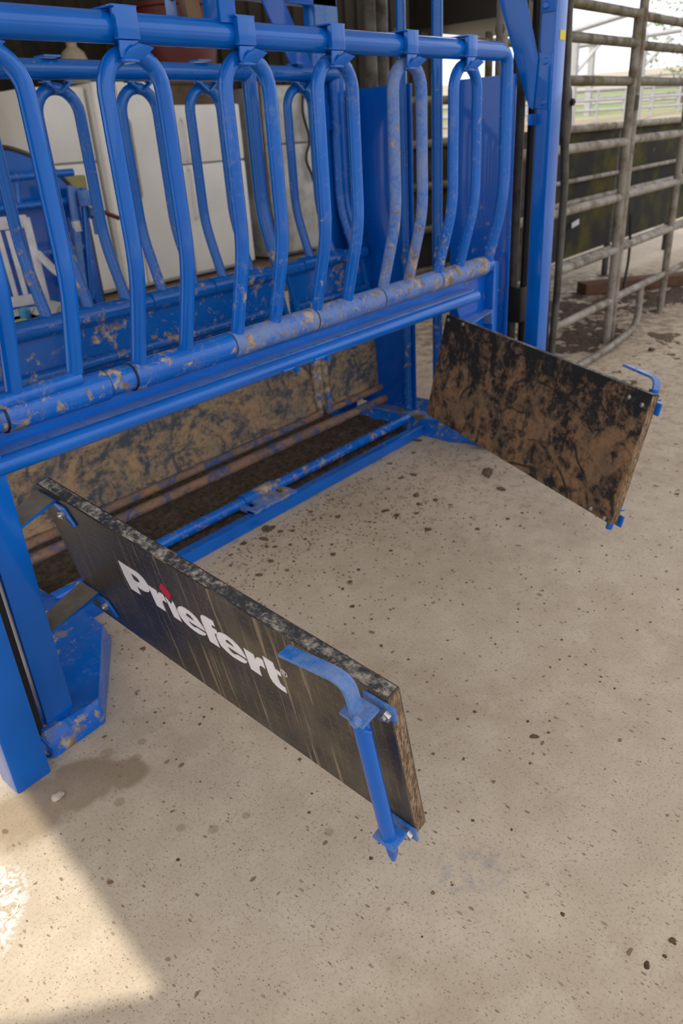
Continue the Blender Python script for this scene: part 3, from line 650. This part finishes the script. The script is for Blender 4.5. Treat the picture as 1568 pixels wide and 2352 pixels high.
# ================================================================== CORRAL PANELS right of the chute
YFE = 1.93
def panel(label, x0, x1, rails, posts, mt_hi, mt_lo, posth):
    t = thing('corral_panel', label, 'fence panel', ((x0 + x1) / 2, YFE, 0), 'weathered pipe panels beside the chute')
    for z in rails:
        mb = MB(); r = .025
        mb.tube([(x0, YFE, z), (x1, YFE, z)], r, 12)
        obj('rail', mb, mt_hi if z > 1.3 else mt_lo, t)
    for x, zt in posts: obj('post', MB().tube([(x, YFE, 0.0), (x, YFE, zt)], .026, 12), 'weathered_pipe', t)
    return t
rz = [1.912, 1.768, 1.575, 1.252, .935, .615, .288]
panel('grey pipe livestock panel right next to the blue tail post', 3.45, 5.04, rz, [(3.47, 1.93), (5.055, 1.935)], 'mossy_pipe', 'weathered_pipe', 1.93)
p2 = panel('grey pipe livestock panel at the right edge, with a curved foot', 5.13, 8.6, [1.905, 1.76, 1.575, 1.26, .942, .622, .297], [(5.125, 2.6), (6.11, 1.90), (8.58, 1.93)], 'mossy_pipe', 'weathered_pipe', 2.6)
obj('foot', MB().tube(fillet([(5.62, YFE, .30), (5.60, YFE - .01, .08), (5.42, YFE - .05, .03), (4.90, YFE - .10, .03), (4.25, YFE - .11, .03)], [.10, .15, .1]), .024, 12), 'weathered_pipe', p2)
obj('latch_pin', MB().tube([(5.09, YFE - .02, 1.50), (5.09, YFE - .02, 1.42)], .02, 10), 'dark_pipe', p2)
# the closed alley behind
al = thing('alley_panel', 'dark sheeted alley side standing behind the pipe panels', 'fence panel', (8, 2.95, 0))
obj('sheet', MB().box(5.7, 10.6, 2.93, 2.94, .30, 1.29), 'dark_sheet', al)
for z, r in ((1.32, .03), (.93, .02), (.76, .025), (.26, .03)): obj('rail', MB().tube([(5.7, 2.9, z), (10.6, 2.9, z)], r, 10), 'weathered_pipe', al)
for x in (5.7, 7.5, 9.2, 10.6): obj('post', MB().tube([(x, 2.95, 0), (x, 2.95, 1.33)], .03, 10), 'dark_pipe', al)
obj('white_tape', MB().obox((6.58, 2.885, .585), (.072, 0, .010), (0, .002, 0), (-.005, 0, .022)), 'white_plastic', al)
g2 = thing('tall_gate', 'brown pipe gate seen past the tail gate bars', 'gate', (6.5, 4.0, 0))
for z in (2.02, 1.60, 1.28, .95, .6, .25): obj('rail', MB().tube([(5.55, 4.0, z), (7.55, 3.6, z)], .035, 10), 'mossy_pipe', g2)
for x, y in ((5.55, 4.0), (7.55, 3.6), (6.6, 3.79)): obj('post', MB().tube([(x, y, 0), (x, y, 2.1)], .035, 10), 'mossy_pipe', g2)
obj('sheet', MB().prism([(5.58, 4.03, .25), (7.52, 3.64, .25), (7.52, 3.64, 1.25), (5.58, 4.03, 1.25)], (0, .008, 0)), 'dark_sheet', g2)
for i, (x, y) in enumerate(((4.75, 3.65), (4.98, 3.72))):
    obj('steel_column', MB().tube([(x, y, 0), (x, y, 4.0)], .045, 12), 'dark_pipe', None, label='dark steel column %s behind the chute' % ('left of the pair', 'right of the pair')[i], cat='column', group='dark columns behind the chute')
obj('plank', MB().obox((7.05, 2.35, .05), (.5, -.42, 0), (.06, .07, 0), (0, 0, .045)), 'plank_red', None, .006, 'reddish brown plank lying on the dirt behind the fence', 'plank')
obj('red_scrap', MB().lump((5.006, 1.602, .012), .022, 4, .5), 'red_plastic', None, 0, 'tiny red scrap on the dusty concrete near the curved foot', 'scrap')
hs = MB().tube(fillet([(6.95, 2.55, .62), (6.9, 2.5, .3), (6.6, 2.42, .02)], .3), .012, 8); obj('ground_hose', hs, 'black_rubber', None, 0, 'thin black hose hanging behind the pipe fence to the ground', 'hose')

# ================================================================== FAR OUTSIDE
def pen(label, a, b, z0, h, nr, npost):
    a, b = V(a), V(b); t = thing('pen_fence', label, 'fence', (a.x, a.y, z0), 'white pens out in the field')
    for i in range(nr):
        z = z0 + h * (i + 1) / nr; obj('rail', MB().tube([(a.x, a.y, z), (b.x, b.y, z)], .045, 6), 'white_steel', t)
    for i in range(npost):
        p = a.lerp(b, i / (npost - 1)); obj('post', MB().tube([(p.x, p.y, z0 - .3), (p.x, p.y, z0 + h)], .05, 6), 'white_steel', t)
pen('white pipe pen fence in the field, nearest to the barn', (21.5, 12.5, 0), (27, 8.0, 0), 1.30, .80, 3, 9)
pen('white pipe pen fence further out in the green field', (26, 16.5, 0), (36, 7.0, 0), 1.62, 1.0, 5, 9)
pen('white pipe pen fence beyond the tail gate', (15.5, 12.5, 0), (19.5, 10.2, 0), .55, 1.25, 6, 5)
sh = thing('white_shelter', 'white steel shelter frame with angled braces out in the field', 'shelter', (22.5, 9.6, 1.0))
cc = [(22.05, 10.05), (23.6, 8.8), (26.5, 11.5), (24.9, 12.9)]
for x, y in cc[:2]: obj('column', MB().box(x - .09, x + .09, y - .09, y + .09, .8, 3.25), 'white_steel', sh)
for x, y in cc[2:]: obj('column', MB().box(x - .09, x + .09, y - .09, y + .09, 1.1, 3.4), 'white_steel', sh)
def beam(a, b, w=.08): return MB().tube([a, b], w, 4)
obj('rafter', beam((21.2, 10.9, 3.22), (23.45, 9.0, 3.85)), 'white_steel', sh)
obj('rafter', beam((23.45, 9.0, 3.85), (25.4, 7.3, 3.2)), 'white_steel', sh)
obj('tie_beam', beam((22.05, 10.05, 3.1), (24.4, 8.1, 3.35), .06), 'white_steel', sh)
obj('brace', beam((22.1, 10.0, 2.5), (22.6, 9.6, 3.15), .06), 'white_steel', sh)
obj('brace', beam((23.6, 8.8, 2.5), (24.2, 8.3, 3.2), .06), 'white_steel', sh)
tr = thing('tree', 'sparse green tree at the upper right edge in the field', 'tree', (30, 9.6, 1.3))
obj('trunk', MB().tube([(30, 9.6, 1.0), (30.1, 9.5, 3.0), (30, 9.6, 5.5)], [.22, .16, .08], 8), 'bark', tr)
lf = MB(); rr = random.Random(3)
for i in range(700):
    while True:
        q = V((rr.uniform(-1, 1), rr.uniform(-1, 1), rr.uniform(-1, 1)))
        if .25 < q.length < 1: break
    c_ = V((30, 9.5, 4.3)) + V((q.x * 2.0, q.y * 2.0, q.z * 2.2)); a = V((rr.gauss(0, 1), rr.gauss(0, 1), rr.gauss(0, 1))).normalized() * .10; b = a.orthogonal().normalized() * .05
    lf.add([c_ - a, c_ + b, c_ + a, c_ - b], [(0, 1, 2, 3)])
obj('foliage', lf, 'leaf', tr, kind='stuff')

# ================================================================== THINGS STORED AT THE BACK WALL
def fridge(name_label, x0, x1, z0, z1, split, mt, vertical=False, y=5.62, depth=.62, group='old white refrigerators'):
    t = thing('refrigerator', name_label, 'refrigerator', ((x0 + x1) / 2, y + depth / 2, z0), group)
    obj('cabinet', MB().box(x0 + .004, x1 - .004, y + .055, y + depth, z0 + .02, z1 - .008), mt, t, .012)
    obj('kick_plate', MB().box(x0 + .03, x1 - .03, y + .06, y + .09, z0, z0 + .05), 'black_steel', t)
    if vertical:
        d1 = obj('door', MB().box(x0, split - .005, y, y + .05, z0 + .05, z1), mt, t, .016); d2 = obj('door', MB().box(split + .005, x1, y, y + .05, z0 + .05, z1), mt, t, .016)
        for d_, hx in ((d1, split - .04), (d2, split + .04)): obj('handle', MB().tube(fillet([(hx, y, z1 - .25), (hx, y - .045, z1 - .28), (hx, y - .045, z0 + .75), (hx, y, z0 + .72)], .03), .013, 8), 'cream_plastic', d_)
    else:
        d1 = obj('freezer_door', MB().box(x0, x1, y, y + .05, split + .006, z1), mt, t, .016); d2 = obj('door', MB().box(x0, x1, y, y + .05, z0 + .05, split - .006), mt, t, .016)
        hx = x0 + .06
        obj('handle', MB().tube(fillet([(hx, y, split + .03), (hx, y - .04, split + .05), (hx, y - .04, split + .33), (hx, y, split + .36)], .03), .013, 8), mt, d1)
        obj('handle', MB().tube(fillet([(hx, y, split - .03), (hx, y - .04, split - .05), (hx, y - .04, split - .42), (hx, y, split - .45)], .03), .013, 8), mt, d2)
        obj('badge', MB().box(x1 - .14, x1 - .07, y - .003, y + .001, z1 - .085, z1 - .07), 'bolt_steel', d1)
    return t
fridge('white refrigerator nearest the blue calf table', 3.28, 3.80, .29, 1.84, 1.32, 'white_enamel', y=5.7)
fridge('tall white side-by-side refrigerator under the cream jug', 3.83, 4.55, .29, 1.87, 4.04, 'white_enamel', True)
fridge('white top-freezer refrigerator under the brown crate', 4.59, 5.335, .29, 1.70, 1.243, 'white_enamel')
dfr = fridge('scuffed grey refrigerator with a black cord, last in the row', 5.66, 6.33, .29, 1.845, 1.345, 'grey_enamel')
obj('power_cord', MB().tube(fillet([(6.20, 5.60, 1.80), (6.14, 5.59, 1.62), (6.24, 5.59, 1.36), (6.13, 5.59, 1.2), (6.22, 5.59, 1.05), (6.24, 5.59, .98)], .15), .014, 8), 'hose_rubber', None, 0, 'black cord hanging in loops on the grey refrigerator', 'cord')
ju = MB().lathe((3.90, 5.9, 1.871), [(.085, 0), (.10, .02), (.10, .17), (.085, .215), (.04, .25), (.038, .285)], 18)
ju_o = obj('jug', ju, 'cream_plastic', None, 0, 'cream plastic jug standing on the side-by-side refrigerator', 'jug')
obj('cap', MB().lathe((3.90, 5.9, 2.155), [(.044, 0), (.044, .03)], 14), 'white_plastic', ju_o)
obj('crate', MB().box(4.60, 5.36, 5.72, 6.2, 1.693, 1.90).box(4.58, 5.38, 5.70, 6.22, 1.86, 1.905), 'cardboard', None, .008, 'dark brown crate lying on the top-freezer refrigerator', 'crate')
tb = MB().lathe((5.02, 5.98, 1.906), [(.30, 0), (.34, .25), (.365, .52), (.385, .53), (.385, .56), (.35, .56), (.33, .3), (.28, .03)], 28)
obj('tub', tb, 'red_plastic', None, 0, 'large dark red plastic tub on the brown crate', 'tub')
# blue calf table
ct = thing('calf_table', 'blue steel calf table with curved guard and red-tipped lever, left of the refrigerators', 'livestock table', (2.6, 4.5, 0))
arc = [(2.35 + .62 * math.sin(a), 4.62, .86 + .60 * math.cos(a)) for a in [math.radians(x) for x in range(-4, 74, 6)]]
gm = MB()
for i in range(len(arc) - 1):
    a, b = V(arc[i]), V(arc[i + 1]); gm.prism([a, b, V((b.x - .02, b.y, b.z - .34)), V((a.x - .02, a.y, a.z - .34))], (0, .01, 0))
obj('guard', gm, 'blue_paint', ct)
obj('guard_rim', MB().tube(arc, .014, 8), 'dark_pipe', ct)
for z in (1.29, 1.135): obj('rail', MB().tube([(1.6, 4.45, z), (2.78, 4.45, z)], .022, 10), 'blue_paint_worn', ct)
for x in (2.28, 2.42): obj('spacer', MB().tube([(x, 4.45, 1.29), (x - .03, 4.45, 1.135)], .012, 8), 'blue_paint_worn', ct)
obj('bed_sheet', MB().box(1.6, 2.86, 4.55, 4.57, .45, 1.12), 'blue_sheet', ct)
obj('bed_lip', MB().box(1.6, 2.80, 4.50, 4.56, .84, .87), 'blue_paint_worn', ct, .004)
for x in (1.7, 2.82): obj('leg', MB().box(x - .03, x + .03, 4.50, 4.60, 0, 1.2), 'blue_sheet', ct, .004)
obj('cylinder', MB().tube([(2.72, 4.40, 1.22), (2.66, 4.40, .62)], .024, 10), 'blue_pale', ct)
obj('cylinder_rod', MB().tube([(2.70, 4.40, 1.02), (2.70, 4.395, .96)], .027, 10), 'white_plastic', ct)
obj('cylinder', MB().tube([(2.80, 4.40, 1.20), (2.70, 4.40, .55)], .020, 10), 'blue_paint', ct)
obj('valve_block', MB().box(2.74, 2.80, 4.33, 4.41, 1.10, 1.19).box(2.80, 2.86, 4.33, 4.40, 1.02, 1.13).box(2.80, 2.845, 4.34, 4.38, .93, 1.05), 'blue_pale', ct, .008)
lev = obj('lever', MB().tube([(2.76, 4.32, 1.10), (2.83, 4.28, 1.06)], .008, 8), 'bolt_steel', ct)
obj('grip', MB().tube([(2.83, 4.28, 1.06), (2.91, 4.24, 1.015)], .013, 8), 'red_plastic', lev)
obj('olive_box', MB().box(2.90, 3.06, 4.75, 4.9, 1.02, 1.26), 'olive_plastic', None, .01, 'small olive green box on the shelf beside the calf table', 'box')
obj('shelf_stand', MB().box(2.93, 3.03, 4.76, 4.89, 0, 1.02).box(2.88, 3.08, 4.73, 4.92, 1.0, 1.02), 'black_steel', None, .004, 'dark narrow stand holding the olive box', 'stand')
# white plastic chair
cr = thing('plastic_chair', 'white plastic armchair with slatted back, in front of the calf table', 'chair', (2.1, 4.2, 0))
def chp(*p):      # chair coordinates, turned a little
    a = math.radians(-18); x, y, z = p; return (2.05 + x * math.cos(a) - y * math.sin(a), 4.12 + x * math.sin(a) + y * math.cos(a), z)
def bar(a, b, w, d):
    a, b = V(chp(*a)), V(chp(*b)); ax = (b - a) / 2; sdv = V(chp(1, 0, 0)) - V(chp(0, 0, 0)); dv = V(chp(0, 1, 0)) - V(chp(0, 0, 0))
    if abs(ax.normalized().dot(sdv)) > .7: return MB().obox((a + b) / 2, ax, V((0, 0, w)), dv * d)
    return MB().obox((a + b) / 2, ax, sdv * w, dv * d)
obj('seat', MB().prism([chp(-.24, -.24, .60), chp(.24, -.24, .60), chp(.23, .24, .58), chp(-.23, .24, .58)], (0, 0, .02)), 'white_plastic', cr, .006)
for i in range(7): obj('slat', bar((-.165 + i * .055, .255, .66), (-.165 + i * .055, .33, 1.02), .014, .006), 'white_plastic', cr)
obj('top_band', bar((-.23, .335, 1.06), (.23, .335, 1.06), .035, .009), 'white_plastic', cr, .008); obj('low_band', bar((-.22, .25, .64), (.22, .25, .64), .03, .009), 'white_plastic', cr, .006)
for sx_ in (-1, 1):
    obj('back_edge', bar((sx_ * .215, .25, .60), (sx_ * .225, .335, 1.08), .022, .010), 'white_plastic', cr, .006)
    obj('armrest', MB().tube(fillet([chp(sx_ * .24, .30, .88), chp(sx_ * .27, .10, .80), chp(sx_ * .27, -.22, .79), chp(sx_ * .26, -.25, .60)], .12), [.022] * 1 + [.022] * 24 + [.022], 8) if False else MB().tube(fillet([chp(sx_ * .24, .30, .88), chp(sx_ * .27, .10, .80), chp(sx_ * .27, -.22, .79), chp(sx_ * .26, -.25, .60)], .12), .022, 8), 'white_plastic', cr)
    for sy_ in (-1, 1): obj('leg', bar((sx_ * .21, sy_ * .22, .60), (sx_ * .25, sy_ * .27, 0), .022, .018), 'white_plastic', cr)
bn = obj('bin', MB().box(1.60, 2.02, 3.30, 3.62, 0, .70).box(1.58, 2.04, 3.28, 3.64, .66, .70), 'white_plastic', None, .01, 'white plastic bin holding rubbish beside the chute', 'bin')
obj('clear_bag', MB().lump((1.86, 3.42, .728), .07, 9, .7), 'white_steel', None, 0, 'crumpled pale plastic bag on the white bin', 'bag')
obj('blue_cap_jar', MB().lathe((1.76, 3.46, .701), [(.025, 0), (.028, .05), (.02, .06)], 12), 'cyan_plastic', None, 0, 'small light blue jar on the white bin', 'jar')
obj('lime_lid', MB().lathe((1.70, 3.40, .701), [(.03, 0), (.035, .012), (.03, .02)], 12), 'lime_plastic', None, 0, 'lime green lid on the white bin', 'lid')

# ================================================================== DIRT AND CLODS
rr = random.Random(11)
def dirt(name, x0, x1, y0, y1, nx, ny, zb, amp, mt, label):
    mb = MB(); vs = []
    for i in range(nx + 1):
        for j in range(ny + 1):
            u, v = i / nx, j / ny; x, y = x0 + (x1 - x0) * u, y0 + (y1 - y0) * v
            edge = min(1, 6 * v, 6 * (1 - v), 14 * u, 14 * (1 - u))
            z = (zb + amp * (mnoise.noise((x * 9, y * 9, 0)) + .6 * mnoise.noise((x * 31, y * 31, 3)) + .35 * mnoise.noise((x * 80, y * 80, 7)))) * max(edge, 0)
            vs.append((x, y, max(z, 0.001)))
    mb.add(vs, [(i * (ny + 1) + j, (i + 1) * (ny + 1) + j, (i + 1) * (ny + 1) + j + 1, i * (ny + 1) + j + 1) for i in range(nx) for j in range(ny)])
    return obj(name, mb, mt, None, 0, label, 'dirt', None, 'stuff')
dirt('packed_dirt', 1.0, 3.16, 2.11, 2.80, 220, 72, .028, .016, 'soil', 'dark packed dirt on the floor inside the chute')
dirt('rail_dirt', .98, 2.97, 2.07, 2.16, 200, 12, .030, .013, 'soil', 'crumbly dirt trapped between the two blue floor rails')
def ragged(name, x0, x1, y0, y1, st, thr, amp, label, mt='soil'):
    nx, ny = int((x1 - x0) / st), int((y1 - y0) / st); mb = MB(); vs = []
    for i in range(nx + 1):
        for j in range(ny + 1):
            x, y = x0 + i * st, y0 + j * st; u, v = i / nx, j / ny
            e = min(1, 4 * u, 4 * (1 - u), 4 * v, 4 * (1 - v))
            q = mnoise.noise((x * 1.6, y * 2.2, 1)) * .5 + mnoise.noise((x * 6, y * 7, 5)) * .45 + mnoise.noise((x * 19, y * 19, 9)) * .35 + mnoise.noise((x * 47, y * 47, 2)) * .2
            vs.append((x, y, max(-.01, (q - thr - (1 - e) * 1.1) * amp)))
    mb.add(vs, [(i * (ny + 1) + j, (i + 1) * (ny + 1) + j, (i + 1) * (ny + 1) + j + 1, i * (ny + 1) + j + 1) for i in range(nx) for j in range(ny)])
    return obj(name, mb, mt, None, 0, label, 'dirt', None, 'stuff')
ragged('loose_dirt', 3.6, 8.4, 1.55, 3.3, .022, -.05, .03, 'trodden dark dirt under and behind the pipe fence panels')
ragged('scattered_dirt', 3.2, 7.0, .75, 2.1, .022, .30, .02, 'thin dirt scattered on the concrete before the pipe fence', 'manure')
CL = [[2.539, 1.788, 0.0198], [2.481, 1.819, 0.0177], [2.178, 1.682, 0.0216], [2.03, 1.816, 0.0179], [1.798, 1.983, 0.0351], [1.805, 1.926, 0.0174], [1.723, 1.94, 0.0257], [1.656, 1.978, 0.0204], [1.704, 1.857, 0.0134], [1.686, 1.884, 0.0134], [1.749, 1.82, 0.0118], [1.815, 1.801, 0.0119], [1.839, 1.685, 0.01], [1.786, 1.633, 0.0163], [1.617, 1.794, 0.0178], [1.662, 1.721, 0.0097], [1.603, 1.698, 0.0111], [1.522, 1.76, 0.0173], [1.509, 1.898, 0.0113], [1.927, 1.47, 0.0114], [1.752, 1.485, 0.011], [1.674, 1.46, 0.0122], [1.622, 1.451, 0.012], [1.57, 1.562, 0.0091], [1.558, 1.357, 0.0116], [1.444, 1.151, 0.0093], [2.172, 1.619, 0.0213], [2.142, 1.447, 0.0205], [2.307, 1.601, 0.0164], [2.231, 1.564, 0.0142], [2.369, 1.659, 0.0261], [2.378, 1.567, 0.0184], [2.004, 1.942, 0.0146], [1.983, 1.866, 0.0107], [1.955, 1.882, 0.0125], [1.838, 1.89, 0.0157], [2.065, 1.678, 0.0105], [2.144, 1.939, 0.0113], [2.585, 1.959, 0.0185], [2.752, 1.941, 0.0169], [2.733, 1.523, 0.055], [2.617, 1.391, 0.0299], [2.37, 1.489, 0.0127], [2.251, 1.289, 0.0152], [2.387, 1.233, 0.0121], [2.465, 1.211, 0.0105], [2.362, 1.165, 0.0102], [2.952, 0.77, 0.0143], [3.151, 2.164, 0.0423], [2.896, 2.012, 0.0263], [1.367, 0.603, 0.0145], [1.358, 0.772, 0.0082], [1.034, 0.15, 0.0099], [0.996, 0.153, 0.0065], [0.959, 0.172, 0.0112], [0.574, 1.055, 0.0077], [0.96, 0.337, 0.0069], [1.563, 1.955, 0.0132], [1.61, 1.961, 0.0101], [2.074, 1.658, 0.0088], [1.003, 1.75, 0.0123], [0.855, 1.705, 0.0052]]
big = {4: 'biggest manure clod against the blue floor rail', 40: 'long flat manure smear in front of the muddy door', 41: 'round flat manure pat in front of the muddy door',
       48: 'manure lump piled at the right end of the floor rails', 50: 'lone brown manure ball on bare concrete in the right foreground', 54: 'brown manure scrap at the lower right corner'}
meshes = []
def clod(seed):
    r_ = random.Random(seed); mb = MB()
    for q in range(7):
        a, d_ = r_.uniform(0, 6.28), r_.uniform(0, .62) if q else 0
        mb.lump((d_ * math.cos(a), d_ * .8 * math.sin(a), .10), r_.uniform(.22, .5) if q else .55, seed * 7 + q, .55, 0, 2)
    return mb
for i in range(8):
    me, c = mesh_of(clod(i + 1), 'manure_clod'); me.materials.append(MAT['manure'])
    meshes.append(me)
for i, (x, y, r) in enumerate(CL):
    o = bpy.data.objects.new('manure_clod', meshes[i % 8]); COL.objects.link(o)
    o.location = (x, y, -.001); fl = .3 if i in (40, 41) else .62
    o.scale = (r * (1.5 if i == 40 else 1.05), r * (.5 if i == 40 else .95), r * fl); o.rotation_euler = (0, 0, 0.55 if i == 40 else rr.uniform(0, 6))
    if i == 48: o.location = (3.02, 2.09, .07)
    o['category'] = 'manure'; o['group'] = 'manure clods on the concrete'
    o['label'] = big.get(i, 'small dark manure clod scattered on the concrete in front of the chute')
obj('limestone_chip', MB().lump((.508, 1.432, .004), .014, 2, .5), 'limestone', None, 0, 'pale stone chip on the damp spot by the blue post', 'stone')
cm = MB()
for i in range(1900):
    k_ = rr.random()
    if k_ < .6: x, y = rr.gauss(2.0, .55), 2.0 - abs(rr.gauss(0, .34))
    elif k_ < .85: x, y = rr.uniform(.7, 3.4), rr.uniform(.5, 2.0)
    else: x, y = rr.uniform(4.2, 6.5), rr.uniform(1.2, 2.6)
    if y > 2.02 and x < 3 or x < .75: continue
    s = rr.uniform(.0018, .0055); a = rr.uniform(0, 6.3)
    p = [V((x + s * kx * rr.uniform(.7, 1.4) * math.cos(a + t), y + s * rr.uniform(.7, 1.3) * math.sin(a + t), 0)) for t, kx in ((0, 1), (1.57, 1), (3.14, 1), (4.71, 1))]
    top = V((x, y, s * rr.uniform(.5, 1.)))
    cm.add(p + [top], [(0, 1, 4), (1, 2, 4), (2, 3, 4), (3, 0, 4)])
obj('manure_crumbs', cm, 'manure', None, 0, 'fine dark manure crumbs strewn over the concrete', 'crumbs', None, 'stuff')
ck = MB()
for i in range(70):
    x0 = rr.uniform(.5, 3.3)
    c_ = V((x0, 2.05 + rr.gauss(0, .012), .054)) if i % 2 else V((x0, 2.16 + rr.gauss(0, .006), .083))
    ck.lump(c_, rr.uniform(.004, .009), i, .6, 0, 1) if x0 > 1.2 and x0 < 2.95 else None
obj('rail_crumbs', ck, 'manure', None, 0, 'dirt crumbs lying on top of the blue floor rails', 'crumbs', None, 'stuff')
for o in list(bpy.data.objects):
    if '_w' in o: del o['_w']
